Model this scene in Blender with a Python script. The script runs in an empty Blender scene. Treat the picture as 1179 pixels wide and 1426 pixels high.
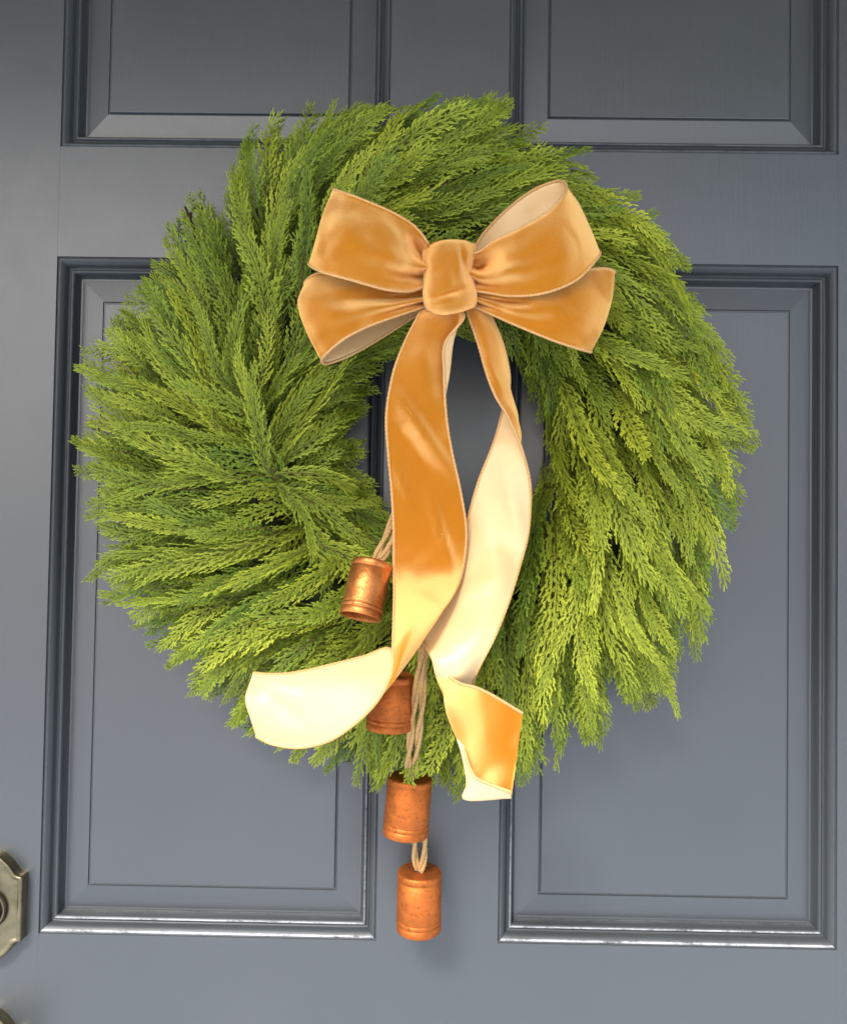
import bpy, math, random
import numpy as np
random.seed(7); rng = np.random.default_rng(7)
SC = bpy.context.scene
COL = SC.collection

# ------------------------------------------------------------------ camera
IW, IH, FPX, CAM_D = 1179., 1426., 1150., 0.72
PITCH, YAW, ROLL = (math.radians(a) for a in (1.555, -0.607, 0.901))
def _basis():
    cp, sp, cy, sy = math.cos(PITCH), math.sin(PITCH), math.cos(YAW), math.sin(YAW)
    cr, sr = math.cos(ROLL), math.sin(ROLL)
    fw = np.array([sy*cp, cy*cp, sp]); r0 = np.array([cy, -sy, 0.]); u0 = np.cross(r0, fw)
    return cr*r0 + sr*u0, -sr*r0 + cr*u0, fw
CR_, CU_, CF_ = _basis()
cam = bpy.data.cameras.new('camera'); camo = bpy.data.objects.new('camera', cam); COL.objects.link(camo)
from mathutils import Matrix, Vector
camo.matrix_world = Matrix(((CR_[0], CU_[0], -CF_[0], 0), (CR_[1], CU_[1], -CF_[1], -CAM_D), (CR_[2], CU_[2], -CF_[2], 0), (0, 0, 0, 1)))
cam.sensor_fit = 'VERTICAL'; cam.sensor_height = 24.; cam.lens = FPX/IH*24.; cam.clip_start = 0.01; cam.clip_end = 2000
SC.camera = camo

# ------------------------------------------------------------------ light
SUN_EL, SUN_AZ = math.radians(44.5), math.radians(-24)      # azimuth from straight out of the door, towards the viewer's left
w = bpy.data.worlds.new('World'); SC.world = w; w.use_nodes = True
nt = w.node_tree; bg = nt.nodes['Background']; sky = nt.nodes.new('ShaderNodeTexSky')
sky.sky_type = 'NISHITA'; sky.sun_disc = False; sky.sun_elevation = SUN_EL
sky.sun_rotation = math.pi + SUN_AZ*-1.; sky.air_density = 1.0; sky.dust_density = 3.6; sky.ozone_density = 1.0
nt.links.new(sky.outputs[0], bg.inputs[0]); bg.inputs[1].default_value = 0.05
sd = bpy.data.lights.new('sun', 'SUN'); so = bpy.data.objects.new('sun', sd); COL.objects.link(so)
sd.energy = 1.5; sd.angle = math.radians(17); sd.color = (1., .975, .94)
_sdir = Vector((math.sin(SUN_AZ)*math.cos(SUN_EL), -math.cos(SUN_AZ)*math.cos(SUN_EL), math.sin(SUN_EL)))
so.rotation_euler = _sdir.to_track_quat('Z', 'Y').to_euler(); so.location = _sdir*5
SC.view_settings.view_transform = 'Standard'; SC.view_settings.look = 'None'
SC.view_settings.exposure = 2.52; SC.view_settings.gamma = 1.0
SC.render.engine = 'CYCLES'; SC.cycles.max_bounces = 8; SC.cycles.use_denoising = True

# ------------------------------------------------------------------ helpers
def P(px, py, h):
    """photo pixel + height off the door face -> world point(s)"""
    px = np.asarray(px, float); py = np.asarray(py, float); h = np.asarray(h, float)
    d = (px-IW/2)[..., None]*CR_ + (IH/2-py)[..., None]*CU_ + FPX*CF_
    t = (CAM_D-h)/d[..., 1]
    p = d*t[..., None]; p[..., 1] -= CAM_D
    return p
def mesh(name, v, f, mats, smooth=True, mi=None, attrs=None, uv=None):
    me = bpy.data.meshes.new(name)
    me.from_pydata([tuple(x) for x in np.asarray(v, float)], [], [tuple(int(i) for i in x) for x in f])
    if smooth: me.polygons.foreach_set('use_smooth', [True]*len(me.polygons))
    for m in (mats if isinstance(mats, (list, tuple)) else [mats]): me.materials.append(m)
    if mi is not None: me.polygons.foreach_set('material_index', list(mi))
    for k, a in (attrs or {}).items():
        at = me.attributes.new(k, 'FLOAT', 'POINT'); at.data.foreach_set('value', np.asarray(a, np.float32))
    if uv is not None:
        l = me.uv_layers.new(name='UVMap'); idx = np.zeros(len(me.loops), np.int32); me.loops.foreach_get('vertex_index', idx)
        l.data.foreach_set('uv', np.asarray(uv, np.float32)[idx].ravel())
    me.update(); return me
def obj(name, me, parent=None, loc=None):
    o = bpy.data.objects.new(name, me); COL.objects.link(o)
    if parent is not None: o.parent = parent
    if loc is not None: o.location = loc
    return o
def thing(o, label, cat, group=None):
    o['label'] = label; o['category'] = cat
    if group: o['group'] = group
    return o
def empty(name, loc=(0, 0, 0)):
    o = bpy.data.objects.new(name, None); o.empty_display_size = .02; COL.objects.link(o); o.location = loc; return o
def tube(path, rad, n=6, cap=True, twist=0.):
    path = np.asarray(path, float); m = len(path); rad = np.broadcast_to(np.asarray(rad, float), (m,))
    t = np.gradient(path, axis=0); t /= np.linalg.norm(t, axis=1)[:, None]+1e-12
    ref = np.array([0, -1., 0.]) if abs(t[0, 1]) < .9 else np.array([1., 0, 0])
    V = []; a = np.cross(t[0], ref)
    for i in range(m):
        a = a - t[i]*np.dot(a, t[i]); a /= np.linalg.norm(a)+1e-12; b = np.cross(t[i], a)
        for k in range(n):
            an = 2*math.pi*k/n + twist*i
            V.append(path[i] + rad[i]*(math.cos(an)*a + math.sin(an)*b))
    F = [(i*n+k, i*n+(k+1) % n, (i+1)*n+(k+1) % n, (i+1)*n+k) for i in range(m-1) for k in range(n)]
    if cap: F += [tuple(range(n-1, -1, -1)), tuple((m-1)*n+k for k in range(n))]
    return V, F
def lathe(prof, n=40, axis='Z'):
    V = []; F = []; m = len(prof)
    for r, z in prof:
        for k in range(n):
            a = 2*math.pi*k/n; V.append((r*math.cos(a), r*math.sin(a), z) if axis == 'Z' else (r*math.cos(a), -z, r*math.sin(a)))
    for i in range(m-1):
        for k in range(n):
            q = (i*n+k, i*n+(k+1) % n, (i+1)*n+(k+1) % n, (i+1)*n+k)
            F.append(q)
    return V, F
def crm(Pt, ts):
    """Catmull-Rom through Pt (n, ...) at parameters ts"""
    Pt = np.asarray(Pt, float); n = len(Pt)
    Q = np.concatenate([[2*Pt[0]-Pt[1]], Pt, [2*Pt[-1]-Pt[-2]]])
    i = np.clip(np.floor(ts).astype(int), 0, n-2); f = (ts-i).reshape((-1,)+(1,)*(Pt.ndim-1))
    p0, p1, p2, p3 = Q[i], Q[i+1], Q[i+2], Q[i+3]
    return .5*(2*p1 + (p2-p0)*f + (2*p0-5*p1+4*p2-p3)*f*f + (3*p1-p0-3*p2+p3)*f**3)

# ------------------------------------------------------------------ materials
class NT:
    def __init__(s, name):
        s.m = bpy.data.materials.new(name); s.m.use_nodes = True; s.t = s.m.node_tree; s.b = s.t.nodes['Principled BSDF']; s.out = s.t.nodes['Material Output']
    def n(s, typ, **kw):
        x = s.t.nodes.new(typ)
        for k, v in kw.items():
            if k.startswith('i_'):
                k = k[2:]; x.inputs[int(k) if k.isdigit() else k.replace('_', ' ')].default_value = v
            else: setattr(x, k, v)
        return x
    def l(s, a, b): s.t.links.new(a, b)
    def set(s, **kw):
        for k, v in kw.items(): s.b.inputs[k.replace('_', ' ')].default_value = v
    def noise(s, coord, scale, detail=4, rough=.55, dist=0., vec_scale=None):
        if vec_scale is not None:
            mp = s.n('ShaderNodeMapping'); mp.inputs['Scale'].default_value = vec_scale; s.l(coord, mp.inputs['Vector']); coord = mp.outputs[0]
        x = s.n('ShaderNodeTexNoise'); x.inputs['Scale'].default_value = scale; x.inputs['Detail'].default_value = detail
        x.inputs['Roughness'].default_value = rough; x.inputs['Distortion'].default_value = dist; s.l(coord, x.inputs['Vector']); return x.outputs['Fac']
    def ramp(s, fac, *stops):
        r = s.n('ShaderNodeValToRGB'); e = r.color_ramp.elements
        while len(e) < len(stops): e.new(.5)
        for el, (p, c) in zip(e, stops):
            el.position = p; el.color = (c, c, c, 1) if not isinstance(c, tuple) else (*c, 1)
        s.l(fac, r.inputs[0]); return r.outputs[0]
    def mix(s, fac, a, b):
        x = s.n('ShaderNodeMix', data_type='RGBA')
        for v, i in ((fac, 0), (a, 6), (b, 7)):
            if isinstance(v, (int, float)): x.inputs[i].default_value = v
            elif isinstance(v, tuple): x.inputs[i].default_value = (*v, 1)
            else: s.l(v, x.inputs[i])
        return x.outputs[2]
    def math(s, op, a, b=0.):
        x = s.n('ShaderNodeMath', operation=op)
        for v, i in ((a, 0), (b, 1)):
            if isinstance(v, (int, float)): x.inputs[i].default_value = v
            else: s.l(v, x.inputs[i])
        return x.outputs[0]
    def bump(s, h, strength, dist, normal=None):
        x = s.n('ShaderNodeBump'); x.inputs['Strength'].default_value = strength; x.inputs['Distance'].default_value = dist
        s.l(h, x.inputs['Height'])
        if normal is not None: s.l(normal, x.inputs['Normal'])
        return x.outputs[0]

def mat_paint(name, worn):
    t = NT(name); geo = t.n('ShaderNodeNewGeometry').outputs; pos = geo['Position']
    big = t.noise(pos, 5., 3); fine = t.noise(pos, 420., 3, .6)
    grain = t.noise(pos, 60., 5, .6, .4, (6., 6., .35)); peel = t.noise(pos, 26., 4, .6)
    col = t.mix(t.ramp(big, (.3, 0.), (.7, 1.)), (.041, .0475, .0515), (.048, .0545, .0585))
    # small chips and dusty scuffs
    ch = t.noise(pos, 210., 5, .7)
    chips = t.ramp(ch, (.84, 0.), (.85, 1.))
    col = t.mix(t.math('MULTIPLY', chips, .2), col, (.30, .31, .32))
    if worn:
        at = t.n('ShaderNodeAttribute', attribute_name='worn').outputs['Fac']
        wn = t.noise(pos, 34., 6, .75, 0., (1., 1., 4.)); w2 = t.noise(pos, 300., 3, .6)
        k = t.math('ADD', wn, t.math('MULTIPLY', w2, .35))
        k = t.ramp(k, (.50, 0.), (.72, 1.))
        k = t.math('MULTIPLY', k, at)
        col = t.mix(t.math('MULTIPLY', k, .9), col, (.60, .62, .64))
    t.l(col, t.b.inputs['Base Color'])
    rg = t.ramp(peel, (.25, .42 if worn else .33), (.75, .50 if worn else .38)); t.l(rg, t.b.inputs['Roughness'])
    t.set(IOR=1.55); t.b.inputs['Specular IOR Level'].default_value = .4 if worn else 1.0
    h = t.math('ADD', t.math('MULTIPLY', grain, .7), t.math('MULTIPLY', fine, .35))
    n1 = t.bump(h, .17, .0011); n2 = t.bump(big, .10, .010, n1)
    t.l(n2, t.b.inputs['Normal']); return t.m
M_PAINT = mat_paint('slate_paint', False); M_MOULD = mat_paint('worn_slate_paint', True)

def mat_foliage():
    t = NT('cypress_foliage')
    tip = t.n('ShaderNodeAttribute', attribute_name='tip').outputs['Fac']; tone = t.n('ShaderNodeAttribute', attribute_name='tone').outputs['Fac']
    pos = t.n('ShaderNodeNewGeometry').outputs['Position']
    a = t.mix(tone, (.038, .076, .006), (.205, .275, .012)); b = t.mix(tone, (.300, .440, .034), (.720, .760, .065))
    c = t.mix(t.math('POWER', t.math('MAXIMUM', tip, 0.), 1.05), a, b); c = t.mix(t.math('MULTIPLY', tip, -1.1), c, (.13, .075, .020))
    nz = t.noise(pos, 160., 3); c = t.mix(t.ramp(nz, (.35, 0.), (.75, .35)), c, (.22, .26, .03))
    t.l(c, t.b.inputs['Base Color']); t.set(Roughness=.5); t.b.inputs['Specular IOR Level'].default_value = .35
    tr = t.n('ShaderNodeBsdfTranslucent'); t.l(c, tr.inputs['Color'])
    mx = t.n('ShaderNodeMixShader'); mx.inputs[0].default_value = .17
    t.l(t.b.outputs[0], mx.inputs[1]); t.l(tr.outputs[0], mx.inputs[2]); t.l(mx.outputs[0], t.out.inputs[0]); return t.m
M_LEAF = mat_foliage()

def mat_velvet():
    t = NT('gold_velvet'); pos = t.n('ShaderNodeNewGeometry').outputs['Position']; uv = t.n('ShaderNodeTexCoord').outputs['UV']
    nap = t.noise(pos, 26., 1.2, .45, .5, (1., 1., .6)); fuzz = t.noise(pos, 1500., 2, .6)
    c = t.mix(fuzz, (.43, .148, .008), (.49, .172, .012))
    t.l(c, t.b.inputs['Base Color']); t.set(Roughness=.8); t.b.inputs['Specular IOR Level'].default_value = .08
    n1 = t.bump(nap, .6, .012); n2 = t.bump(t.noise(pos, 420., 3, .7), .25, .0010, n1); t.l(n2, t.b.inputs['Normal'])
    sh = t.n('ShaderNodeBsdfSheen', distribution='ASHIKHMIN'); sh.inputs['Roughness'].default_value = .56
    sh.inputs['Color'].default_value = (.95, .70, .30, 1); 
    # the pile leans along the ribbon where it has been brushed that way (attribute nap)
    tg = t.n('ShaderNodeTangent', direction_type='UV_MAP', uv_map='UVMap').outputs[0]; na = t.n('ShaderNodeAttribute', attribute_name='nap').outputs['Fac']
    sc = t.n('ShaderNodeVectorMath', operation='SCALE'); t.l(tg, sc.inputs[0]); t.l(t.math('MULTIPLY', na, -1.), sc.inputs['Scale'])
    av = t.n('ShaderNodeVectorMath', operation='ADD'); t.l(n2, av.inputs[0]); t.l(sc.outputs[0], av.inputs[1])
    nv_ = t.n('ShaderNodeVectorMath', operation='NORMALIZE'); t.l(av.outputs[0], nv_.inputs[0]); t.l(nv_.outputs[0], sh.inputs['Normal'])
    ad = t.n('ShaderNodeAddShader'); t.l(t.b.outputs[0], ad.inputs[0]); t.l(sh.outputs[0], ad.inputs[1]); t.l(ad.outputs[0], t.out.inputs[0]); return t.m
M_VELVET = mat_velvet()
def mat_satin():
    t = NT('peach_satin'); uv = t.n('ShaderNodeTexCoord').outputs['UV']; pos = t.n('ShaderNodeNewGeometry').outputs['Position']
    st = t.noise(uv, 60., 3, .6, 0., (.25, 8., 1.)); wv = t.noise(pos, 45., 3)
    c = t.mix(st, (.82, .54, .25), (.90, .62, .30)); t.l(c, t.b.inputs['Base Color'])
    t.set(Roughness=.46, Anisotropic=.3); t.b.inputs['Specular IOR Level'].default_value = .8
    t.b.inputs['Sheen Weight'].default_value = .15
    n1 = t.bump(wv, .3, .006); n2 = t.bump(st, .15, .0006, n1); t.l(n2, t.b.inputs['Normal']); return t.m
M_SATIN = mat_satin()
def mat_cloth(name, c1, c2, scale, rough=.8, bumpd=.0008):
    t = NT(name); pos = t.n('ShaderNodeNewGeometry').outputs['Position']
    nz = t.noise(pos, scale, 4, .65); t.l(t.mix(t.ramp(nz, (.3, 0.), (.7, 1.)), c1, c2), t.b.inputs['Base Color']); t.set(Roughness=rough)
    t.b.inputs['Specular IOR Level'].default_value = .2; t.l(t.bump(nz, .6, bumpd), t.b.inputs['Normal']); return t.m
M_HEM = mat_cloth('peach_hem', (.60, .33, .12), (.74, .45, .20), 900.)
M_JUTE = mat_cloth('jute_fibre', (.42, .25, .09), (.70, .46, .20), 700., .9, .0012)
M_TWIG = mat_cloth('dark_twig', (.030, .018, .010), (.07, .04, .02), 300.)
M_WIRE = mat_cloth('green_wrap', (.02, .03, .008), (.04, .05, .015), 200.)
def mat_copper(name, base, dark, rough, metal):
    t = NT(name); tc = t.n('ShaderNodeTexCoord').outputs['Object']
    br = t.noise(tc, 70., 5, .7, .3, (1., 1., 7.)); sp = t.noise(tc, 170., 6, .75, 1.5); bl = t.noise(tc, 45., 4, .6)
    c = t.mix(t.ramp(br, (.35, 0.), (.7, .45)), base, tuple(min(1, x*1.25) for x in base))
    c = t.mix(t.ramp(sp, (.54, 0.), (.68, .8)), c, dark); c = t.mix(t.ramp(bl, (.45, 0.), (.72, .6)), c, dark)
    t.l(c, t.b.inputs['Base Color']); t.set(Metallic=metal)
    t.l(t.ramp(sp, (.3, rough), (.75, min(1, rough+.25))), t.b.inputs['Roughness'])
    n1 = t.bump(bl, .35, .0030); t.l(t.bump(sp, .3, .0006, n1), t.b.inputs['Normal']); return t.m
M_COP_A = mat_copper('bright_copper', (.66, .24, .07), (.20, .06, .02), .34, .95)
M_COP_B = mat_copper('aged_copper', (.55, .155, .030), (.17, .05, .015), .44, .82)
def mat_brass():
    t = NT('antique_brass'); pos = t.n('ShaderNodeNewGeometry').outputs['Position']; nz = t.noise(pos, 60., 5, .65)
    t.l(t.mix(t.ramp(nz, (.35, 0.), (.7, 1.)), (.17, .145, .085), (.29, .25, .155)), t.b.inputs['Base Color']); t.set(Metallic=1.)
    t.l(t.ramp(nz, (.3, .30), (.7, .46)), t.b.inputs['Roughness']); t.l(t.bump(nz, .15, .001), t.b.inputs['Normal']); return t.m
M_BRASS = mat_brass()
M_BRASS_DK = mat_cloth('dark_bronze', (.020, .015, .010), (.045, .034, .022), 90., .5)

# ------------------------------------------------------------------ unseen ground and ceiling, put in for daylight and reflections
def setting(name, v, f, m):
    o = obj(name, mesh(name, v, f, m, smooth=False)); o['kind'] = 'structure'; return o
FLOOR_Z = -1.38
M_GROUND = mat_cloth('pale_concrete', (.35, .39, .45), (.42, .46, .52), 3., .9, .003)
setting('ground', [(-1200, -1200, FLOOR_Z), (1200, -1200, FLOOR_Z), (1200, 1200, FLOOR_Z), (-1200, 1200, FLOOR_Z)], [(0, 1, 2, 3)], M_GROUND)
M_CEIL = mat_cloth('shade_ceiling_boards', (.13, .12, .06), (.16, .15, .085), 4., .7, .003)
def boxv(x0, x1, y0, y1, z0, z1):
    return ([(x0, y0, z0), (x1, y0, z0), (x1, y1, z0), (x0, y1, z0), (x0, y0, z1), (x1, y0, z1), (x1, y1, z1), (x0, y1, z1)],
            [(0, 3, 2, 1), (4, 5, 6, 7), (0, 1, 5, 4), (1, 2, 6, 5), (2, 3, 7, 6), (3, 0, 4, 7)])
SHADE_CEIL_Z, SHADE_CEIL_L = 0.81, 1.05
setting('unseen_shade_ceiling', *boxv(-3.2, 3.2, -SHADE_CEIL_L, .35, SHADE_CEIL_Z, SHADE_CEIL_Z+.14), M_CEIL)  # added out of view; height and reach set to shade the door's top

# ------------------------------------------------------------------ door
door = thing(empty('front_door', (.0086, 0, FLOOR_Z)), 'slate grey panelled front door behind the green wreath', 'door')
DO = np.array(door.location)
def dpart(name, v, f, m, smooth=False, attrs=None, parent=None, mi=None):
    o = obj(name, mesh(name, np.asarray(v, float)-DO, f, m, smooth=smooth, attrs=attrs, mi=mi), parent or door); return o
def board(name, x0, x1, z0, z1, y0=0., y1=.045, b=.00008, g=0.):
    x0 += g; x1 -= g; z0 += g; z1 -= g
    v = []
    for (yy, i) in ((y1, 0), (y0+b, 0), (y0, b)):
        v += [(x0+i, yy, z0+i), (x1-i, yy, z0+i), (x1-i, yy, z1-i), (x0+i, yy, z1-i)]
    f = [(8, 9, 10, 11), (3, 2, 1, 0)]
    for k in (0, 4):
        for j in range(4): f.append((k+j, k+(j+1) % 4, k+4+(j+1) % 4, k+4+j))
    return dpart(name, v, f, M_PAINT)
XL, XR = -.0086-.0+.0172-.457, .0086+.457
XL = .0086-.457
PX = ((-.3344, -.0428), (.0618, .3515)); PZ = ((-.350, .2406), (.339, .53), (-1.18, -.46))
ZT = FLOOR_Z+2.032
board('stile', XL, PX[0][0], FLOOR_Z+.01, ZT); board('stile', PX[1][1], XR, FLOOR_Z+.01, ZT)
for z0, z1 in ((PZ[1][1], ZT), (PZ[0][1], PZ[1][0]), (PZ[2][1], PZ[0][0]), (FLOOR_Z+.01, PZ[2][0])): board('rail', PX[0][0], PX[1][1], z0, z1)
for z0, z1 in PZ: board('mullion', PX[0][1], PX[1][0], z0, z1)
# sticking profile: (distance in from the opening edge, depth behind the face)
PROF = [(0, .0000, 0), (.0004, .0016, .0), (.0011, .0018, .3), (.0014, .0009, .5), (.0022, .0008, 1.), (.0029, .0011, .8), (.0035, .0015, .1), (.0050, .0028, 0), (.0060, .0040, 0), (.0068, .0058, 0),
        (.0072, .0088, 0), (.0094, .0093, 0), (.0097, .0076, .1), (.0105, .0070, 1.), (.0111, .0070, .8), (.0117, .0071, .1), (.0126, .0082, 0), (.0129, .0120, 0), (.0150, .0158, .1)]
def frame(x0, x1, z0, z1, prof):
    v = []; wn = []
    for d, dep, wv in prof:
        v += [(x0+d, dep, z0+d), (x1-d, dep, z0+d), (x1-d, dep, z1-d), (x0+d, dep, z1-d)]
    f = []; n = len(prof)
    for i in range(n-1):
        for j in range(4): f.append((i*4+j, i*4+(j+1) % 4, i*4+4+(j+1) % 4, i*4+4+j))
    return v, f
def moulding(x0, x1, z0, z1, low):
    # each side is its own run of vertices so that wear can sit on the sill only
    V = []; F = []; A = []
    m = 24
    cs = [((x0, z0), (x1, z0), (1, 1), (-1, 1)), ((x1, z0), (x1, z1), (-1, 1), (-1, -1)), ((x1, z1), (x0, z1), (-1, -1), (1, -1)), ((x0, z1), (x0, z0), (1, -1), (1, 1))]
    for s, (a, b, ia, ib) in enumerate(cs):
        base = len(V)
        for d, dep, wv in PROF:
            pa = (a[0]+ia[0]*d, a[1]+ia[1]*d); pb = (b[0]+ib[0]*d, b[1]+ib[1]*d)
            for k in range(m+1):
                u = k/m; V.append((pa[0]+(pb[0]-pa[0])*u, dep, pa[1]+(pb[1]-pa[1])*u))
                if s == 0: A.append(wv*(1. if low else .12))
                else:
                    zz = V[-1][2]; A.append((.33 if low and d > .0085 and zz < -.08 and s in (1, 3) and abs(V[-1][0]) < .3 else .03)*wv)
        for i in range(len(PROF)-1):
            for k in range(m):
                q = base+i*(m+1)+k; F.append((q, q+1, q+m+2, q+m+1))
    return V, F, A
for (z0, z1) in PZ:
    for (x0, x1) in PX:
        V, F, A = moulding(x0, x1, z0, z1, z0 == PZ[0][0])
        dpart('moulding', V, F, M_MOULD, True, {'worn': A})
        pr = [(.0135, .0164, 0), (.0165, .0167, 0), (.0360, .0142, 0), (.0366, .0153, 0), (.0376, .0155, 0), (.0381, .0134, 0), (.0386, .0130, 0)]
        v, f = frame(x0, x1, z0, z1, pr); n = len(pr); f.append(tuple((n-1)*4+j for j in range(4)))
        dpart('panel', v, f, M_PAINT)
# lock plates
def plate_quarter():
    return [(0, .046), (.006, .0452), (.0105, .043), (.016, .0385), (.0205, .033), (.0222, .0303), (.025, .0284), (.0285, .0275), (.029, .0262)]
def plate_mesh():
    q = crm(plate_quarter(), np.linspace(0, 8, 33)); q[:, 0] = np.clip(q[:, 0], 0, .029)
    out = [(x, z) for x, z in q] + [(x, -z) for x, z in q[::-1]] + [(-x, -z) for x, z in q[1:-1]] + [(-x, z) for x, z in q[::-1][:-1]]
    out = np.array(out); cz = out.copy(); n = len(out); V = []; F = []
    nx = np.roll(out, -1, 0)-np.roll(out, 1, 0); nn = np.stack([nx[:, 1], -nx[:, 0]], 1); nn /= np.linalg.norm(nn, axis=1)[:, None]+1e-9
    sgn = np.sign((nn*out).sum(1).mean()); nn *= -sgn
    for off, y in ((0, 0.001), (0, -.0085), (.0006, -.0104), (.0016, -.0112), (.0034, -.0110), (.0046, -.0102), (.0056, -.0101)):
        for p, k in zip(out, nn): V.append((p[0]*(1-off/.034), y, p[1]*(1-off/.044)))
    L = 7
    for i in range(L-1):
        for k in range(n): F.append((i*n+k, i*n+(k+1) % n, (i+1)*n+(k+1) % n, (i+1)*n+k))
    V.append((0, -.0101, 0)); F += [((L-1)*n+k, (L-1)*n+(k+1) % n, L*n) for k in range(n)]
    return V, F
PV, PF = plate_mesh(); pm = mesh('lock_plate', PV, PF, M_BRASS, smooth=False)
pm.polygons.foreach_set('use_smooth', [len(p.vertices) == 4 for p in pm.polygons])
rp = [(.0172, .0100), (.0172, .0125), (.0158, .0140), (.0142, .0140), (.0136, .0112), (.0122, .0112), (.0120, .0160), (.0105, .0178), (.004, .0184), (.0001, .0185)]
V, F = lathe(rp, 48, 'Y'); cym = mesh('lock_cylinder', V, F, [M_BRASS, M_BRASS_DK], mi=[1 if (k//48) in (0, 1, 3, 4, 5) else 0 for k in range(len(F))])
kp = [(.020, .0100), (.020, .014), (.012, .018), (.010, .030), (.014, .036), (.024, .042), (.0275, .052), (.024, .062), (.012, .067), (.0001, .068)]
V, F = lathe(kp, 40, 'Y'); knm = mesh('knob', V, F, M_BRASS)
for k, zc in enumerate((-.3250, -.4585)):
    pl = obj('lock_plate', pm, door, (-.3735-DO[0], 0, zc-DO[2]))
    obj('lock_cylinder' if k == 0 else 'knob', cym if k == 0 else knm, pl)

# ------------------------------------------------------------------ wreath
WC = P(590, 615, 0.)
wreath = thing(empty('wreath', tuple(WC)), 'bushy green cypress wreath hung on the slate grey door', 'wreath')
WO = np.array(wreath.location)
OUT = np.array([(1052, 545), (1046, 640), (1024, 690), (1018, 760), (996, 860), (945, 930), (930, 985), (868, 985), (825, 1030), (780, 1040), (755, 1085), (690, 1095), (610, 1102), (500, 1088), (425, 1055),
                (320, 1005), (262, 945), (200, 885), (148, 832), (125, 770), (118, 690), (112, 640), (116, 590), (112, 520), (152, 450), (202, 380), (232, 312), (290, 272), (340, 200), (395, 168), (462, 138), (560, 145),
                (640, 122), (690, 122), (722, 182), (780, 197), (860, 252), (915, 285), (960, 352), (1000, 425), (1028, 490)], float)
OC = np.array([585., 612.])
oa = np.arctan2(-(OUT[:, 1]-OC[1]), OUT[:, 0]-OC[0]); orr = np.hypot(OUT[:, 0]-OC[0], OUT[:, 1]-OC[1])
oi = np.argsort(oa); oa = oa[oi]; orr = orr[oi]
def rout(x, y):
    a = np.arctan2(-(y-OC[1]), x-OC[0]); return np.interp(a, np.r_[oa-2*math.pi, oa, oa+2*math.pi], np.r_[orr, orr, orr])
HC = np.array([628., 614.]); HRX, HRY = 141., 152.
def ringq(x, y):
    """0 at the hole's rim, 1 at the outer outline"""
    ro = np.hypot(x-OC[0], y-OC[1])/rout(x, y)
    ri = np.sqrt(((x-HC[0])/HRX)**2 + ((y-HC[1])/HRY)**2)
    e_in = (ri-1)*125.; e_out = (1-ro)*rout(x, y)
    return e_in/(np.maximum(e_in, 0)+np.maximum(e_out, 1)+1e-6), e_in, e_out
def Hs(x, y):
    q, _, _ = ringq(x, y); q = np.clip(q, 0, 1)
    return .028 + .070*np.sqrt(np.clip(1-(2*q-1)**2, 0, 1))**.9
FLD = np.array([(250, 330, 118), (300, 270, 108), (350, 230, 97), (420, 190, 62), (470, 165, 52), (560, 180, 46), (620, 150, 38), (680, 150, 45), (705, 190, 15), (620, 230, 28), (740, 215, 12), (570, 295, 5), (500, 240, 55),
                (850, 260, -25), (900, 290, -18), (930, 350, -42), (980, 420, -50), (1020, 520, -48), (1035, 600, -40), (1015, 680, -60), (1000, 780, -72), (960, 860, -62), (930, 960, -62), (860, 960, -82), (760, 1050, -90),
                (880, 600, -60), (850, 480, -38), (800, 520, -65), (780, 680, -85), (850, 780, -80), (760, 850, -100), (720, 950, -98), (700, 1050, -95), (650, 1080, -90), (560, 1060, -95), (490, 1080, -103), (420, 1050, -128),
                (330, 980, -126), (260, 900, -143), (200, 870, -152), (160, 800, -165), (130, 740, -172), (130, 680, 176), (120, 600, 168), (140, 520, 160), (175, 460, 145), (215, 385, 150), (240, 480, 118), (350, 480, 88),
                (400, 420, 72), (450, 530, 38), (500, 530, 12), (490, 600, 20), (480, 680, -25), (500, 715, -32), (440, 640, 22), (420, 590, 55), (480, 745, -20), (420, 860, 198), (470, 900, 205), (350, 790, 200), (420, 780, 205),
                (350, 360, 95), (420, 300, 75), (300, 400, 115), (300, 620, 165), (340, 700, 185), (300, 560, 140), (780, 330, -15), (740, 480, -70), (760, 580, -95), (740, 700, -100), (260, 700, 180), (250, 800, 192)], float)
fv = np.stack([np.cos(np.radians(FLD[:, 2])), -np.sin(np.radians(FLD[:, 2]))], 1)
def flow(x, y, jit=0.):
    d2 = (FLD[:, 0]-x)**2 + (FLD[:, 1]-y)**2 + 120.; wt = 1/d2**1.5
    v = (wt[:, None]*fv).sum(0); a = math.atan2(v[1], v[0]) + jit
    return math.cos(a), math.sin(a)

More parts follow.
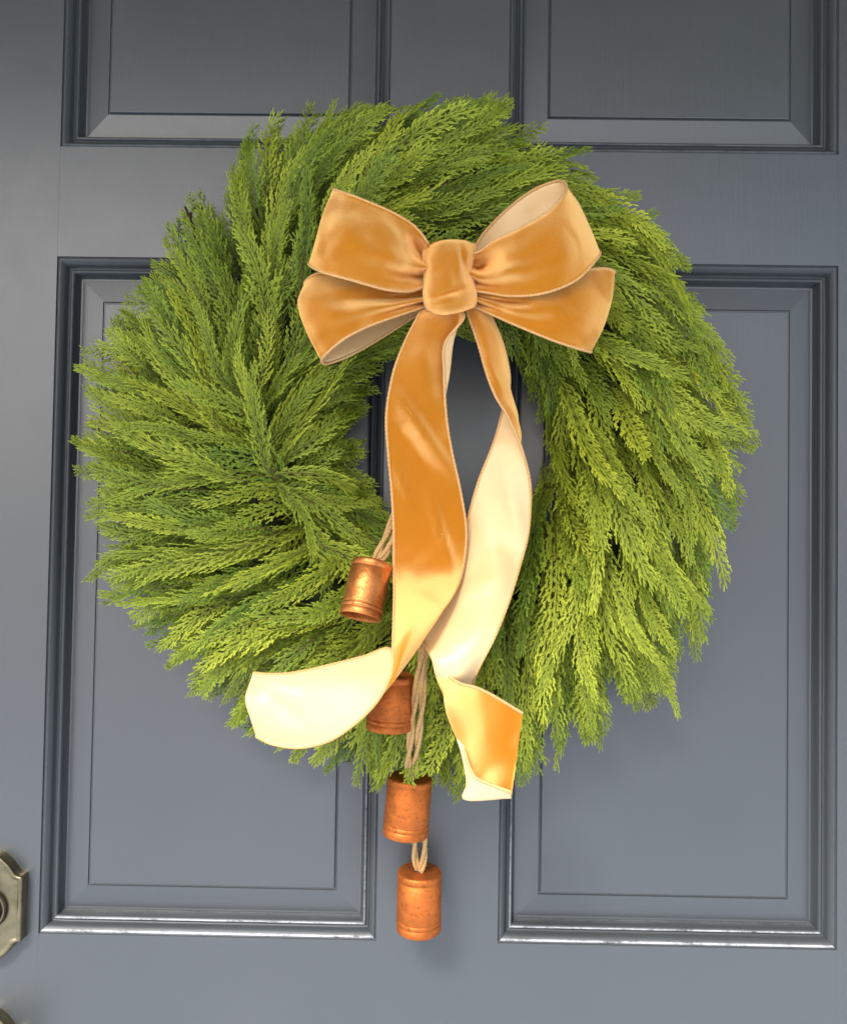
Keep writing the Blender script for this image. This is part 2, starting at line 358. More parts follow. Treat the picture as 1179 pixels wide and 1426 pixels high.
def twig_piece(o, d, L, wd, tip0, tip1, lift):
    """one slim blunt scale-leaf shoot in the flat (along, across, out) frame: 7 vertices, 6 triangles"""
    c, s = d; n = (-s, c)
    def p(l, k, z): return (o[0]+c*l+n[0]*k, o[1]+s*l+n[1]*k, o[2]+z)
    m = tip0*.5+tip1*.5
    return ([p(0, wd*.22, 0), p(0, -wd*.22, 0), p(L*.62, wd*.5, -wd*.12+lift*.6), p(L*.62, -wd*.5, -wd*.12+lift*.6), p(L*.55, 0, wd*.40+lift*.5), p(L*.98, wd*.24, lift), p(L, -wd*.20, lift)],
            [tip0, tip0, m, m, m, tip1, tip1])
TW_N = 7; TW_F = np.array([(0, 1, 4), (1, 3, 4), (0, 4, 2), (3, 6, 4), (4, 6, 5), (4, 5, 2)])
def template(seed):
    r = random.Random(seed); V = []; T = []
    Ls = 120.
    def add(o, a, L, wd, t0, t1, lift):
        v, t = twig_piece(o, (math.cos(a), math.sin(a)), L, wd, t0, t1, lift); V.extend(v); T.extend(t)
    cur = (0., 0., 0.)
    for k in range(20):
        add(cur, r.uniform(-.04, .04), 7.6, 1.9, -.8 if k < 9 else k/20*.6, -.8 if k < 8 else k/20*.7+.1, .2); cur = (cur[0]+6., 0., 0.)
    npair = r.randint(9, 12); slim = r.uniform(.6, 1.0); sweep = r.uniform(.8, 1.15)
    for i in range(npair*2):
        u = .05 + .90*(i/(npair*2-1))**.95; side = 1 if i % 2 else -1
        full = (40*(1-u)**.75 + 6)*min(1., .50+u*3.2)*r.uniform(.70, 1.15)
        a0 = side*math.radians(r.uniform(25, 36)*sweep); bend = -side*math.radians(r.uniform(6, 20))
        cur = (u*Ls, 0., 0.); zs = r.uniform(-.12, .16)
        nn = max(2, int(round(full/5.2))); st = full/nn
        for k in range(nn):
            f = k/nn; a = a0 + bend*f + r.uniform(-.03, .03)
            tt = min(1., .12*u + .72*f + .05)
            add(cur, a, st*1.32, 1.95*(1-.15*f), tt, min(1., tt+.16), .15)
            if k < nn-1:
                sd = 1 if k % 2 else -1
                for s_ in ((sd, -sd) if k % 3 != 2 else (sd,)):
                    sl = slim*(5.6*(1-f)**.6+3.0)*min(1., full/26+.2)*r.uniform(.7, 1.12)
                    sa = a + s_*math.radians(r.uniform(22, 34)); q = .3 if s_ == sd else .75
                    o2 = (cur[0]+math.cos(a)*st*q, cur[1]+math.sin(a)*st*q, cur[2]+r.uniform(-.25, .4))
                    if sl > 7.2:
                        add(o2, sa, sl*.6, 1.75, tt, min(1., tt+.2), .1)
                        o2 = (o2[0]+math.cos(sa)*sl*.48, o2[1]+math.sin(sa)*sl*.48, o2[2]+.1); sa -= s_*.12
                        add(o2, sa, sl*.55, 1.75, min(1., tt+.2), min(1., tt+.45), r.uniform(-.3, .6))
                    else: add(o2, sa, sl, 1.9, min(1., tt+.08), min(1., tt+.42), r.uniform(-.4, .7))
            cur = (cur[0]+math.cos(a)*st, cur[1]+math.sin(a)*st, cur[2]+zs*st)
    V = np.array(V); T = np.array(T); n = len(V)//TW_N
    F = (TW_F[None]+TW_N*np.arange(n)[:, None, None]).reshape(-1, 3)
    return V, T, F
TEMPL = [template(100+i) for i in range(20)]
NS = 16
def sprig_geo(cx, cy, Lpx, layer, wid=1., hoff=0., roll=None, frac=.5, jit=None):
    jit = rng.normal(0, .20) if jit is None else jit
    st = Lpx/NS
    pts = [(cx, cy)]; x, y = cx, cy
    nb = int(NS*frac); c0, s0 = flow(x, y, 0.); a0 = math.atan2(s0, c0)
    def step(x, y, dj, lim):           # a sprig is stiff: it may only swing so far from its own line
        c, s = flow(x, y, dj); d = (math.atan2(s, c)-a0+math.pi) % (2*math.pi)-math.pi
        a = a0+max(-lim, min(lim, d)); return math.cos(a), math.sin(a)
    for k in range(nb):
        c, s = step(x, y, jit*.6, .10+.06*k); x -= c*st; y -= s*st; pts.insert(0, (x, y))
    x, y = cx, cy
    for k in range(NS-nb):
        c, s = step(x, y, jit*(1+.04*k), .25+.05*k); x += c*st; y += s*st; pts.append((x, y))
    pts = np.array(pts); u = np.linspace(0, 1, NS+1)
    hs = Hs(pts[:, 0], pts[:, 1])
    h = hs*layer + hoff - .030*(1-u)**1.3 + .016*u*u*rng.uniform(-.5, 1.)
    h = np.maximum(h, .012+.01*u)
    return pts, h
def build_sprig(pts, h, wid, roll, tv, tone, cup):
    sp = P(pts[:, 0], pts[:, 1], h)
    ts = np.linspace(0, NS, 49); sp = crm(sp, ts)
    t = np.gradient(sp, axis=0); L = np.r_[0, np.cumsum(np.linalg.norm(np.diff(sp, axis=0), axis=1))]; t /= np.linalg.norm(t, axis=1)[:, None]
    n0 = np.array([0, -1., 0]) ; s = np.cross(t, n0); s /= np.linalg.norm(s, axis=1)[:, None]; n = np.cross(s, t)
    cr, sr = math.cos(roll), math.sin(roll); s2 = cr*s+sr*n; n2 = -sr*s+cr*n
    V, T, F = TEMPL[tv]; sc = L[-1]/126.; wid = wid*min(1.15, .55+.5*sc/.001*.001)
    l = np.clip(V[:, 0]*sc, 0, L[-1]); idx = l/L[-1]*48; i = np.clip(idx.astype(int), 0, 47); f = (idx-i)[:, None]
    g = lambda A: A[i]*(1-f)+A[i+1]*f
    k = .00055+.00045*sc/.001*.5
    lat = V[:, 1]*.001*wid; out = V[:, 2]*.001 - cup*(lat**2)
    over = (V[:, 0]*sc - l)[:, None]
    W = g(sp)+lat[:, None]*g(s2)+out[:, None]*g(n2)+over*g(t)
    return W, F, T
def sample(n, spacing, emin_in, emin_out):
    got = []; tries = 0; sp = spacing
    while len(got) < n and tries < 60000:
        tries += 1
        x, y = rng.uniform(100, 1060), rng.uniform(110, 1115); q, ei, eo = ringq(x, y)
        if ei < emin_in or eo < emin_out: continue
        if got:
            d = np.hypot(np.array(got)[:, 0]-x, np.array(got)[:, 1]-y).min()
            if d < sp: sp *= .9995; continue
        got.append((x, y)); sp = min(spacing, sp*1.0005)
    return got
def make_layer(n, spacing, layer, lmin, lmax, hj, wild=0.):
    res = []
    for (x, y) in sample(n, spacing, 6, 34):
        for att in range(6):
            Lp = rng.uniform(lmin, lmax)*(1-.10*att)
            pts, h = sprig_geo(x, y, Lp, layer, hoff=rng.normal(0, hj), jit=rng.normal(0, .22-.02*att+wild))
            q, ei, eo = ringq(pts[-1, 0], pts[-1, 1]); q2, ei2, eo2 = ringq(pts[:, 0], pts[:, 1])
            if eo > rng.uniform(-26, 8) and ei2.min() > -2-rng.uniform(0, 22)**1.: break
        else:
            if ei2.min() < -30 or eo < -34: continue
        q, ei, eo = ringq(x, y)
        tone = float(np.clip(.44+.22*((x-OC[0])*.0008+(y-OC[1])*.0012)+rng.normal(0, .27), 0, 1))  # brighter light at lower right is put into the leaf tone
        if rng.random() < .07: tone = min(1., tone+.45)
        W, F, T = build_sprig(pts, h, rng.uniform(.85, 1.25), rng.normal(0, .42), int(rng.integers(20)), tone, rng.uniform(-2., 9.))
        res.append((W, F, T, tone, pts[0]))
    return res
# the ring the sprigs are wired to
ang = np.linspace(0, 2*math.pi, 73); ring = []
for a in ang:
    ax, ay = math.cos(a), -math.sin(a)
    lo = HC[0]+HRX*1.05*ax, HC[1]+HRY*1.05*ay; r_ = rout(OC[0]+ax, OC[1]+ay)*.80; hi = OC[0]+r_*ax, OC[1]+r_*ay
    ring.append(((lo[0]+hi[0])/2, (lo[1]+hi[1])/2))
ring = np.array(ring)
V, F = tube(P(ring[:, 0], ring[:, 1], .024+0*ang), .020, 10, False)
obj('wire_ring', mesh('wire_ring', np.array(V)-WO, F, M_WIRE), wreath)
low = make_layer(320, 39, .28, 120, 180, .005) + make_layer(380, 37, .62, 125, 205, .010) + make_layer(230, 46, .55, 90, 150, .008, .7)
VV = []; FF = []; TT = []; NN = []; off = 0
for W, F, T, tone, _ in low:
    VV.append(W-WO); FF.append(F+off); TT.append(T); NN.append(np.full(len(T), tone*.7)); off += len(W)  # inner sprigs darkened for depth: shade between layers painted into their tone
def tri_mesh(name, V, F, m, attrs):
    me = bpy.data.meshes.new(name); nv, nf = len(V), len(F)
    me.vertices.add(nv); me.vertices.foreach_set('co', V.astype(np.float32).ravel())
    me.loops.add(nf*3); me.loops.foreach_set('vertex_index', F.astype(np.int32).ravel())
    me.polygons.add(nf); me.polygons.foreach_set('loop_start', np.arange(0, nf*3, 3, dtype=np.int32))
    me.polygons.foreach_set('use_smooth', np.ones(nf, bool))
    for k, a in attrs.items():
        at = me.attributes.new(k, 'FLOAT', 'POINT'); at.data.foreach_set('value', a.astype(np.float32))
    me.materials.append(m); me.update(calc_edges=True); me.validate(); return me
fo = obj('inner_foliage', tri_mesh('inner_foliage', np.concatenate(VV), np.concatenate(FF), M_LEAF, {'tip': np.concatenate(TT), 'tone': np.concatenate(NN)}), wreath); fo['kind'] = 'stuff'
top = make_layer(286, 42, 1.0, 120, 245, .009)
# sprigs that stand out in the photograph: base pixel, tip pixel, heights, tone
HERO = [((300, 600), (228, 392), .088, .092, .95), ((330, 620), (190, 430), .086, .075, .7), ((370, 600), (330, 470), .094, .10, .75), ((350, 560), (372, 425), .09, .095, .8),
        ((440, 690), (522, 700), .075, .06, .5), ((890, 900), (946, 1004), .06, .045, .6), ((820, 330), (920, 290), .06, .035, .25), ((620, 260), (690, 122), .075, .05, .55),
        ((400, 250), (468, 134), .07, .045, .6), ((230, 540), (98, 508), .06, .04, .55)]
for a, b, ha, hb, tn in HERO:
    a = np.array(a, float); b = np.array(b, float); u = np.linspace(0, 1, NS+1)[:, None]; pr = np.array([-(b-a)[1], (b-a)[0]])
    pts = a+(b-a)*u+pr*.07*np.sin(u*math.pi)*rng.choice([-1, 1]); h = ha+(hb-ha)*u[:, 0]
    W, F, T = build_sprig(pts, h, .85, rng.normal(0, .3), int(rng.integers(20)), tn, 3.)
    top.append((W, F, T, tn, pts[0]))
for W, F, T, tone, b in top:
    obj('sprig', tri_mesh('sprig', W-WO, F, M_LEAF, {'tip': T, 'tone': np.full(len(T), tone)}), wreath)
tw = P([288, 276, 268, 264, 262, 258], [372, 340, 315, 305, 298, 288], [.03, .035, .035, .034, .033, .032])
V, F = tube(crm(tw, np.linspace(0, 5, 20)), np.linspace(.0022, .0009, 20), 6); n = len(V)
tw = P([265, 266, 271, 279, 284], [307, 297, 290, 288, 292], [.034, .036, .036, .035, .034]); V2, F2 = tube(crm(tw, np.linspace(0, 4, 16)), .0012, 6)
V += V2; F += [tuple(i+n for i in f) for f in F2]
obj('dry_twig', mesh('dry_twig', np.array(V)-WO, F, M_TWIG), wreath)

# ------------------------------------------------------------------ bow
BO = P(626, 388, .15)
bow = thing(empty('bow', tuple(BO)), 'gold velvet ribbon bow with peach satin back and long tails on the wreath', 'bow')
def ribbon(name, rows, parent, flip=False, nu=None, nv=22, folds=(), pleat=None, hem=(True, True), rip=.0010, seed=0, thick=.0006, ends=True, nap=None):
    """lofted ribbon: velvet on one side, satin on the other; rows run along the length, columns across"""
    A = np.array(rows, float); nr, nc = A.shape[:2]; nu = nu or (nr-1)*9+1
    A[..., 2] = A[..., 2]
    us = np.linspace(0, nr-1, nu); vs = np.linspace(0, nc-1, nv)
    G = crm(A, us); G = np.swapaxes(crm(np.swapaxes(G, 0, 1), vs), 0, 1)
    X, Y, Hh = G[..., 0], G[..., 1], G[..., 2].copy()
    for (x0, y0), (x1, y1), wd, amp in folds:
        dx, dy = x1-x0, y1-y0; L2 = dx*dx+dy*dy; t = np.clip(((X-x0)*dx+(Y-y0)*dy)/L2, 0, 1)
        d = np.hypot(X-x0-t*dx, Y-y0-t*dy); Hh += amp*np.exp(-(d/wd)**2)*np.sin(np.clip(t*.8+.1, 0, 1)*math.pi)*np.exp(-(np.maximum(np.abs(((X-x0)*dx+(Y-y0)*dy)/L2-.5)-.5, 0)/.25)**2)
    U, Vv = np.meshgrid(np.linspace(0, 1, nu), np.linspace(0, 1, nv), indexing='ij')
    if pleat:
        for k, ph, amp, u0, fall in pleat:
            Hh += amp*np.sin(2*math.pi*k*Vv+ph)*np.exp(-np.abs(U-u0)/fall)
    rs = np.random.default_rng(seed)
    for _ in range(5):
        fx, fy, ph = rs.normal(0, .030), rs.normal(0, .030), rs.uniform(0, 6.3); Hh += rip*np.sin(fx*X+fy*Y+ph)*.6
    S = P(X, Y, Hh)
    du = np.gradient(S, axis=0); dv = np.gradient(S, axis=1); N = np.cross(dv, du); N /= np.linalg.norm(N, axis=2)[..., None]+1e-12
    N = -N
    if flip: N = -N
    a = (S+N*thick*.5).reshape(-1, 3)-BO; b = (S-N*thick*.5).reshape(-1, 3)-BO; n = nu*nv
    F = []; mi = []
    for i in range(nu-1):
        for j in range(nv-1):
            q = (i*nv+j, i*nv+j+1, (i+1)*nv+j+1, (i+1)*nv+j)
            f1, f2 = (q, tuple(n+k for k in q[::-1]))
            if not flip: f1, f2 = f1[::-1], f2[::-1]
            F += [f1, f2]; mi += [0, 1]
    for i in range(nu-1):
        for j in (0, nv-1): F.append((i*nv+j, (i+1)*nv+j, n+(i+1)*nv+j, n+i*nv+j)); mi.append(1)
    for j in range(nv-1):
        for i in (0, nu-1): F.append((i*nv+j, i*nv+j+1, n+i*nv+j+1, n+i*nv+j)); mi.append(1)
    sl = np.r_[0, np.cumsum(np.linalg.norm(np.diff(S[:, nv//2], axis=0), axis=1))]/.05
    uv = np.stack([np.repeat(sl, nv), np.tile(np.linspace(0, 1, nv), nu)], 1)
    npv = (np.zeros((nu, nv)) if nap is None else nap(X, Y, U)).ravel()
    mott = sum(np.sin(rs.normal(0, .085)*X+rs.normal(0, .085)*Y+rs.uniform(0, 6.3)) for _ in range(7))
    npv = npv + .24*np.clip(mott*.42, 0, 1).ravel()*(npv < .3)
    o = obj(name, mesh(name, np.concatenate([a, b]), F, [M_VELVET, M_SATIN], True, mi, attrs={'nap': np.r_[npv, npv]}, uv=np.concatenate([uv, uv])), parent)
    for on, j in zip(hem, (0, nv-1)):
        if on:
            pth = S[:, j]-BO; m = len(pth); fine = crm(pth, np.linspace(0, m-1, (m-1)*3+1))
            rad = .00105*(1+.16*np.sin(np.arange(len(fine))*1.9))
            V, Fh = tube(fine, rad, 7); obj('edging', mesh('edging', V, Fh, M_HEM), o)
    return o
def sst(x):
    x = np.clip(x, 0, 1); return x*x*(3-2*x)
UL = [[(600, 345, .138), (598, 362, .143), (598, 376, .143), (596, 396, .138)],
      [(580, 318, .146), (576, 346, .151), (573, 372, .152), (572, 405, .146)],
      [(550, 298, .155), (544, 331, .163), (540, 366, .163), (537, 403, .155)],
      [(507, 279, .161), (502, 316, .170), (496, 353, .170), (490, 390, .160)],
      [(480, 269, .157), (470, 305, .165), (459, 343, .164), (450, 379, .155)],
      [(464, 264, .145), (450, 299, .149), (440, 336, .148), (431, 369, .143)],
      [(474, 272, .128), (460, 305, .128), (450, 340, .127), (440, 368, .127)],
      [(512, 292, .121), (505, 325, .119), (500, 355, .119), (492, 384, .121)],
      [(578, 342, .124), (576, 358, .122), (576, 374, .122), (576, 392, .124)]]
LL = [[(602, 398, .130), (600, 408, .134), (600, 416, .134), (600, 424, .130)],
      [(560, 402, .135), (557, 414, .143), (557, 425, .143), (558, 438, .138)],
      [(510, 394, .140), (507, 414, .150), (511, 435, .151), (516, 453, .145)],
      [(470, 384, .141), (460, 414, .152), (468, 446, .153), (482, 470, .147)],
      [(442, 381, .136), (427, 417, .146), (437, 456, .147), (457, 490, .141)],
      [(425, 393, .128), (415, 423, .133), (427, 462, .134), (448, 502, .131)],
      [(432, 397, .116), (428, 425, .114), (440, 466, .115), (458, 506, .119)],
      [(470, 402, .110), (475, 425, .108), (485, 460, .110), (499, 489, .115)],
      [(520, 405, .110), (528, 425, .108), (540, 442, .110), (552, 457, .116)],
      [(590, 406, .116), (590, 414, .116), (592, 420, .117), (597, 427, .121)]]
UR = [[(653, 354, .136), (654, 368, .142), (654, 384, .142), (653, 404, .136)],
      [(668, 350, .145), (672, 370, .149), (674, 390, .149), (676, 407, .146)],
      [(690, 334, .155), (697, 360, .163), (703, 386, .163), (712, 412, .155)],
      [(725, 318, .161), (735, 348, .171), (744, 379, .171), (757, 408, .161)],
      [(764, 294, .163), (778, 326, .171), (789, 359, .170), (800, 391, .159)],
      [(784, 273, .158), (799, 304, .161), (813, 336, .159), (827, 365, .150)],
      [(788, 258, .147), (806, 287, .147), (821, 319, .146), (835, 352, .138)],
      [(776, 252, .135), (798, 285, .131), (814, 320, .128), (826, 355, .124)],
      [(742, 265, .129), (755, 300, .123), (767, 335, .121), (780, 368, .121)],
      [(708, 290, .127), (715, 325, .121), (722, 355, .120), (730, 382, .121)],
      [(676, 322, .127), (678, 345, .123), (680, 368, .122), (682, 388, .122)],
      [(655, 354, .128), (655, 368, .126), (655, 380, .126), (655, 393, .126)]]
LR = [[(650, 395, .128), (650, 405, .132), (651, 414, .132), (653, 424, .128)],
      [(680, 402, .134), (680, 413, .142), (681, 424, .142), (683, 437, .136)],
      [(720, 396, .140), (721, 416, .149), (721, 434, .150), (719, 453, .143)],
      [(765, 385, .144), (768, 414, .153), (769, 443, .154), (765, 472, .146)],
      [(810, 376, .141), (811, 410, .149), (808, 448, .150), (800, 484, .142)],
      [(842, 374, .134), (842, 410, .139), (833, 452, .139), (818, 489, .134)],
      [(855, 379, .126), (852, 414, .127), (840, 454, .127), (822, 489, .125)],
      [(840, 385, .117), (836, 415, .114), (826, 447, .114), (810, 478, .117)],
      [(780, 392, .112), (776, 412, .110), (770, 432, .110), (762, 454, .113)],
      [(665, 400, .118), (665, 408, .118), (666, 416, .118), (668, 424, .118)]]
plt = [(2.0, .6, .0055, .03, .11), (3.2, 2., .0034, .05, .13)]
l1 = ribbon('loop', UL, bow, folds=[((455, 300), (520, 345), 16, .003), ((533, 318), (566, 392), 13, .004), ((540, 378), (592, 388), 7, -.007), ((568, 330), (592, 362), 8, -.011)], pleat=plt, seed=1)
l2 = ribbon('loop', LL, bow, folds=[((470, 416), (592, 411), 10, -.008), ((440, 430), (500, 440), 14, .003)], pleat=plt, seed=2)
l3 = ribbon('loop', UR, bow, flip=True, folds=[((660, 378), (694, 357), 8, -.012), ((672, 392), (720, 372), 9, .004), ((705, 330), (790, 300), 18, .002)], pleat=plt, seed=3)
l4 = ribbon('loop', LR, bow, flip=True, folds=[((664, 420), (735, 425), 7, -.008), ((720, 412), (800, 440), 13, .004), ((740, 450), (810, 430), 10, -.003)], pleat=plt, seed=4)
KN = [[(601, 346, .126), (610, 344, .128), (625, 343, .128), (640, 344, .128), (652, 347, .126)],
      [(593, 344, .138), (605, 337, .146), (625, 334, .149), (645, 335, .146), (660, 340, .138)],
      [(589, 356, .142), (602, 350, .153), (625, 348, .159), (648, 349, .155), (662, 352, .144)],
      [(591, 372, .144), (604, 370, .158), (625, 369, .164), (644, 369, .158), (657, 366, .144)],
      [(591, 392, .145), (604, 392, .160), (625, 392, .166), (646, 389, .158), (657, 386, .145)],
      [(590, 410, .144), (603, 412, .157), (625, 414, .163), (648, 411, .157), (662, 407, .145)],
      [(593, 427, .141), (604, 430, .152), (623, 432, .157), (646, 428, .152), (661, 424, .140)],
      [(600, 434, .134), (608, 437, .141), (621, 438, .143), (642, 434, .140), (654, 429, .133)],
      [(604, 430, .124), (610, 431, .125), (622, 431, .125), (638, 429, .125), (648, 425, .124)]]
kn = ribbon('knot', KN, bow, nv=33, folds=[((640, 342), (650, 392), 4.5, -.0035), ((634, 342), (642, 392), 4, .0025), ((600, 414), (655, 400), 5, -.0028), ((598, 424), (640, 414), 6, .0022), ((595, 378), (615, 380), 6, -.002)], seed=5, rip=.0012)
kn['label'] = 'small gathered velvet knot at the bow centre'
T1 = [[(590, 425, .128), (604, 428, .134), (620, 430, .134), (636, 430, .133)],
      [(582, 440, .133), (606, 443, .140), (634, 443, .137), (645, 443, .142)],
      [(562, 480, .137), (592, 480, .143), (629, 482, .136), (619.5, 478, .143)],
      [(547, 522, .140), (582, 522, .145), (624, 520, .138), (618, 516, .144)],
      [(538, 578, .138), (575, 578, .141), (613, 578, .138), (620.5, 574, .137)],
      [(540, 625, .127), (582, 625, .130), (620, 625, .127), (628, 625, .126)],
      [(545, 680, .117), (590, 680, .119), (632, 680, .118), (640, 680, .117)],
      [(548, 735, .113), (595, 735, .115), (641, 735, .114), (648.5, 735, .113)],
      [(548, 780, .119), (596, 789, .123), (638, 784, .121), (646, 780, .119)],
      [(549, 825, .140), (590, 827, .147), (628, 826, .143), (635, 820, .136)],
      [(548, 870, .164), (575, 867, .170), (601, 870, .163), (607, 863, .150)],
      [(547, 905, .178), (562, 905, .182), (577, 908, .173), (580, 900, .156)],
      [(545, 938, .184), (552, 940, .186), (556, 937, .175), (556, 920, .154)],
      [(527, 974, .182), (540, 957, .181), (546, 937, .168), (540, 903, .148)],
      [(500, 1003, .172), (507, 975, .172), (509, 945, .163), (507, 914, .144)],
      [(462, 1030, .157), (466, 1000, .164), (463, 960, .158), (460, 926, .142)],
      [(420, 1041, .138), (420, 1010, .151), (418, 970, .151), (415, 936, .138)],
      [(382, 1037, .130), (375, 1010, .143), (372, 970, .147), (380, 939, .137)],
      [(357, 1026, .124), (349, 1000, .136), (342, 972, .139), (353, 937, .127)]]
t1 = ribbon('tail', T1, bow, nv=26, folds=[((546, 540), (630, 660), 10, .0070), ((545, 585), (600, 660), 9, -.004), ((548, 640), (572, 700), 7, .0045), ((598, 690), (628, 790), 8, .0055), ((585, 480), (600, 560), 12, .003), ((350, 950), (425, 1010), 13, -.005)], seed=6, nap=lambda X, Y, U: (.55-.25*sst((Y-850)/70.))*sst((Y+6*np.sin(X*.07+.6)+3*np.sin(X*.17)-.10*(600-X)-778)/50.))
T2 = [[(648, 425, .126), (656, 427, .130), (668, 428, .129), (676, 428, .126)],
      [(653, 443, .130), (664, 443, .134), (676, 443, .131), (685, 443, .126)],
      [(666, 480, .132), (676, 480, .136), (691, 480, .131), (700, 480, .124)],
      [(678, 522, .134), (688, 522, .137), (702, 522, .130), (709, 522, .122)],
      [(690, 552, .138), (702, 552, .136), (714, 555, .128), (707, 552, .119)],
      [(704, 575, .140), (716, 575, .136), (720, 580, .127), (700, 572, .118)],
      [(717, 602, .140), (725, 603, .134), (714, 603, .127), (692, 602, .120)],
      [(727, 628, .138), (722, 632, .133), (705, 632, .128), (683, 628, .123)],
      [(737, 668, .127), (720, 668, .126), (694, 668, .122), (667, 668, .117)],
      [(738, 706, .118), (718, 708, .119), (686, 708, .116), (655, 708, .110)],
      [(734, 748, .114), (708, 750, .117), (675, 750, .113), (645, 748, .105)],
      [(724, 786, .120), (697, 790, .125), (664, 790, .120), (633, 788, .109)],
      [(708, 838, .137), (680, 842, .144), (648, 842, .138), (614, 838, .122)],
      [(688, 888, .157), (657, 895, .163), (624, 892, .157), (591, 886, .142)],
      [(664, 935, .157), (638, 940, .166), (610, 925, .166), (594, 903, .157)],
      [(654, 966, .140), (624, 965, .150), (608, 945, .159), (612, 930, .161)],
      [(640, 1006, .140), (621, 990, .150), (630, 970, .163), (637, 950, .167)],
      [(650, 1056, .159), (640, 1037, .150), (660, 1000, .165), (664, 958, .169)],
      [(658, 1076, .165), (650, 1086, .154), (677, 1030, .167), (683, 967, .168)],
      [(668, 1086, .168), (648, 1113, .158), (694, 1050, .166), (702, 978, .167)],
      [(711, 1103, .169), (712, 1109, .162), (719, 1055, .163), (727, 993, .163)]]
t2 = ribbon('tail', T2, bow, nv=26, folds=[((700, 650), (735, 780), 12, .004), ((668, 700), (700, 820), 13, .003), ((640, 830), (700, 800), 12, .003), ((655, 480), (700, 540), 6, .002)], seed=7, nap=lambda X, Y, U: np.where(U > .72, 1.7*sst((728-X+6*np.sin(Y*.09))/62.), 0.))
t1['label'] = 'velvet tail curling away to the left'; t2['label'] = 'twisted tail showing its pale satin back'

# ------------------------------------------------------------------ bells and cords
def bell_meshes(mat):
    R, Hh = .0180, .0520
    pr = [(.0001, 0), (.008, -.0001), (.0163, -.0002), (.0173, -.0007), (.0178, -.0017), (R, -.0030), (R, -.0060), (R-.0004, -.0064), (R-.0004, -.0069), (R, -.0073), (R+.0001, -.026), (R+.0002, -.0405)]
    band = [(R+.0002, -.0405), (R-.0002, -.0410), (R-.0002, -.0414), (R+.0003, -.0419), (R+.0003, -.0446), (R-.0001, -.0450), (R-.0001, -.0454), (R+.0003, -.0459), (R+.0003, -.0515), (R+.0000, -.0520), (R-.0012, -.0520), (R-.0014, -.0505), (R-.0015, -.0405)]
    ins = [(R-.0015, -.0405), (R-.0016, -.006), (.010, -.003), (.0001, -.003)]
    a = mesh('shell', *lathe(pr), mat); b = mesh('band', *lathe(band), mat); c = mesh('lining', *lathe(ins), M_BRASS_DK)
    cap = mesh('collar', *lathe([(.0001, .0018), (.0032, .0016), (.0042, .0004), (.0044, -.0002), (.0044, -.001)], 20), M_BRASS_DK)
    return a, b, c, cap
MA, MB_ = bell_meshes(M_COP_A), bell_meshes(M_COP_B)
def bell(px, py, h, wpx, ms, roll, pitch, label, first=None):
    p = P(px, py, h); o = empty('bell', tuple(p)); thing(o, label, 'bell', 'copper bells hanging under the bow')
    s = (wpx*(CAM_D-h)/FPX)/.0366
    o.scale = (s, s, s*1.0); o.rotation_euler = (pitch, roll, random.uniform(0, 3))
    for nme, m in zip(('shell', 'band', 'lining', 'collar'), ms): obj(nme, m, o)
    return o
from mathutils import Euler
def bell2(px, py, h, wpx, hpx, ms, roll, pitch, label):
    o = bell(px, py, h, wpx, ms, 0, 0, label); sc = o.scale[0]; k = (hpx*(CAM_D-h)/FPX)/.0545
    o.scale = (sc, sc, k); o.rotation_mode = 'QUATERNION'
    o.rotation_quaternion = (Euler((0, roll, 0)).to_quaternion() @ Euler((pitch, 0, 0)).to_quaternion())
    return o
bell2(519, 783, .124, 58, 83, MA, math.radians(11), math.radians(-17), 'shiny tilted copper bell left of the gold ribbon tail, highest of the four')
bell2(546, 938, .116, 63, 80, MB_, math.radians(3), math.radians(2), 'copper bell half hidden behind the white curl of ribbon')
bell2(571, 1081, .062, 63, 84, MB_, math.radians(4), math.radians(2), 'copper bell at the bottom edge of the greenery, second from bottom')
bell2(584, 1212, .040, 62, 86, MB_, math.radians(0), math.radians(4), 'lowest copper bell hanging against bare door below the wreath')
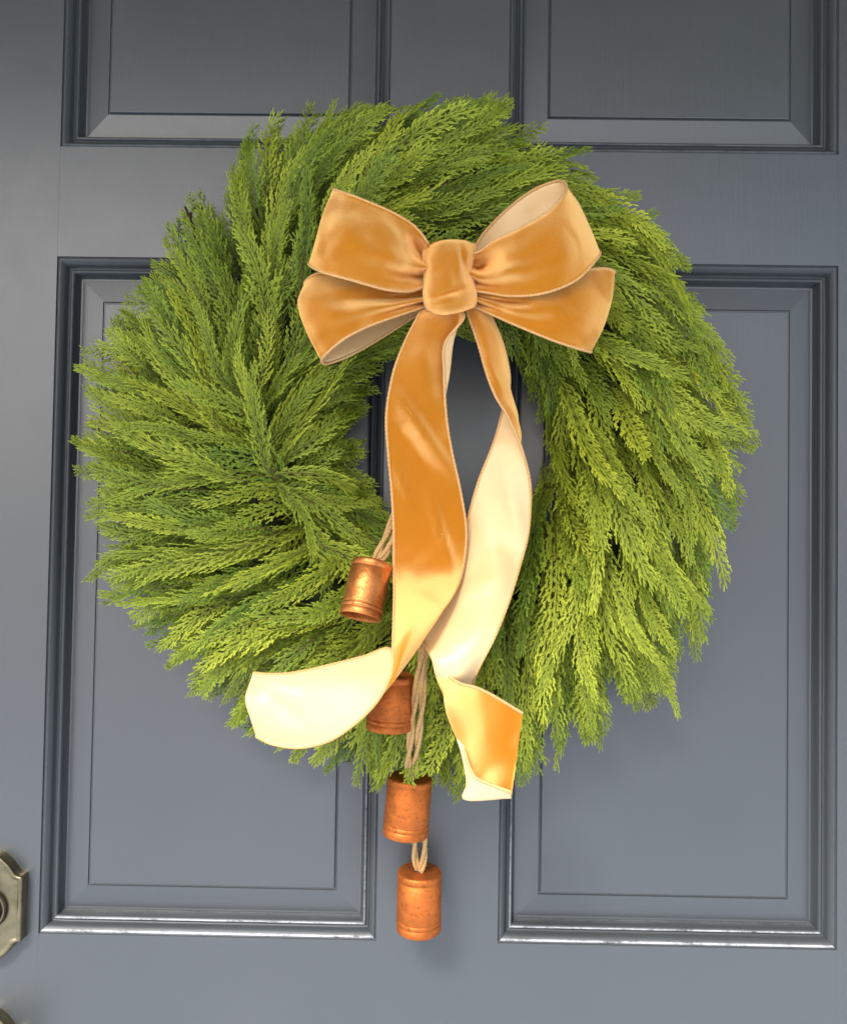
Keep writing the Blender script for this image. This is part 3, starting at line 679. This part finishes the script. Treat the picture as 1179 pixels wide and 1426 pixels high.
def cord(name, strands, label):
    p0 = P(*strands[0][0]); o = thing(empty(name, tuple(p0)), label, 'cord', 'jute cords holding the bells')
    for st, rad in strands_iter(strands):
        A = np.array(st, float); ts = np.linspace(0, len(A)-1, 60); pth = crm(P(A[:, 0], A[:, 1], A[:, 2]), ts)
        V, F = [], []
        # two plies twisted round each other
        for ph in (0, math.pi):
            t = np.gradient(pth, axis=0); t /= np.linalg.norm(t, axis=1)[:, None]; a = np.cross(t, [0, -1., 0]); a /= np.linalg.norm(a, axis=1)[:, None]; b = np.cross(t, a)
            L = np.r_[0, np.cumsum(np.linalg.norm(np.diff(pth, axis=0), axis=1))]; an = L/.012+ph
            q = pth + rad*.5*(np.cos(an)[:, None]*a+np.sin(an)[:, None]*b)
            v, f = tube(q, rad*.62*(1+.08*np.sin(np.arange(60)*2.3)), 7); n = len(V); V += v; F += [tuple(i+n for i in x) for x in f]
        # loose fibres
        for _ in range(30):
            i = random.randrange(4, 56); c = pth[i]; d = np.array([random.uniform(-1, 1), random.uniform(-.8, .2), random.uniform(-1, 1)]); d /= np.linalg.norm(d)
            q = np.array([c, c+d*.0022, c+d*.0040+np.array([0, 0, -.0008])]); v, f = tube(crm(q, np.linspace(0, 2, 5)), .00011, 3); n = len(V); V += v; F += [tuple(k+n for k in x) for x in f]
        obj('strand', mesh('strand', np.array(V)-p0, F, M_JUTE), o)
    return o
def strands_iter(s): return [(x, .0027) for x in s]
cord('jute_cord', [[(564, 660, .096), (555, 700, .099), (541, 738, .107), (527, 768, .121), (521, 785, .123)], [(570, 660, .096), (562, 700, .099), (550, 740, .107), (537, 770, .119), (522, 786, .124)]],
     'short tan jute cord running from behind the gold ribbon to the tilted bell')
cord('jute_cord', [[(590, 890, .124), (586, 915, .125), (577, 980, .121), (569, 1050, .100), (568, 1085, .064)], [(596, 890, .122), (591, 915, .124), (587, 985, .120), (580, 1045, .100), (574, 1085, .064)]],
     'long tan jute cord dropping between the two ribbon tails to a bell')
cord('jute_cord', [[(575, 1150, .058), (577, 1170, .054), (578, 1195, .047), (583, 1214, .041)], [(589, 1150, .058), (591, 1170, .055), (590, 1195, .048), (585, 1214, .042)]],
     'short frayed jute cord joining the two lowest bells')
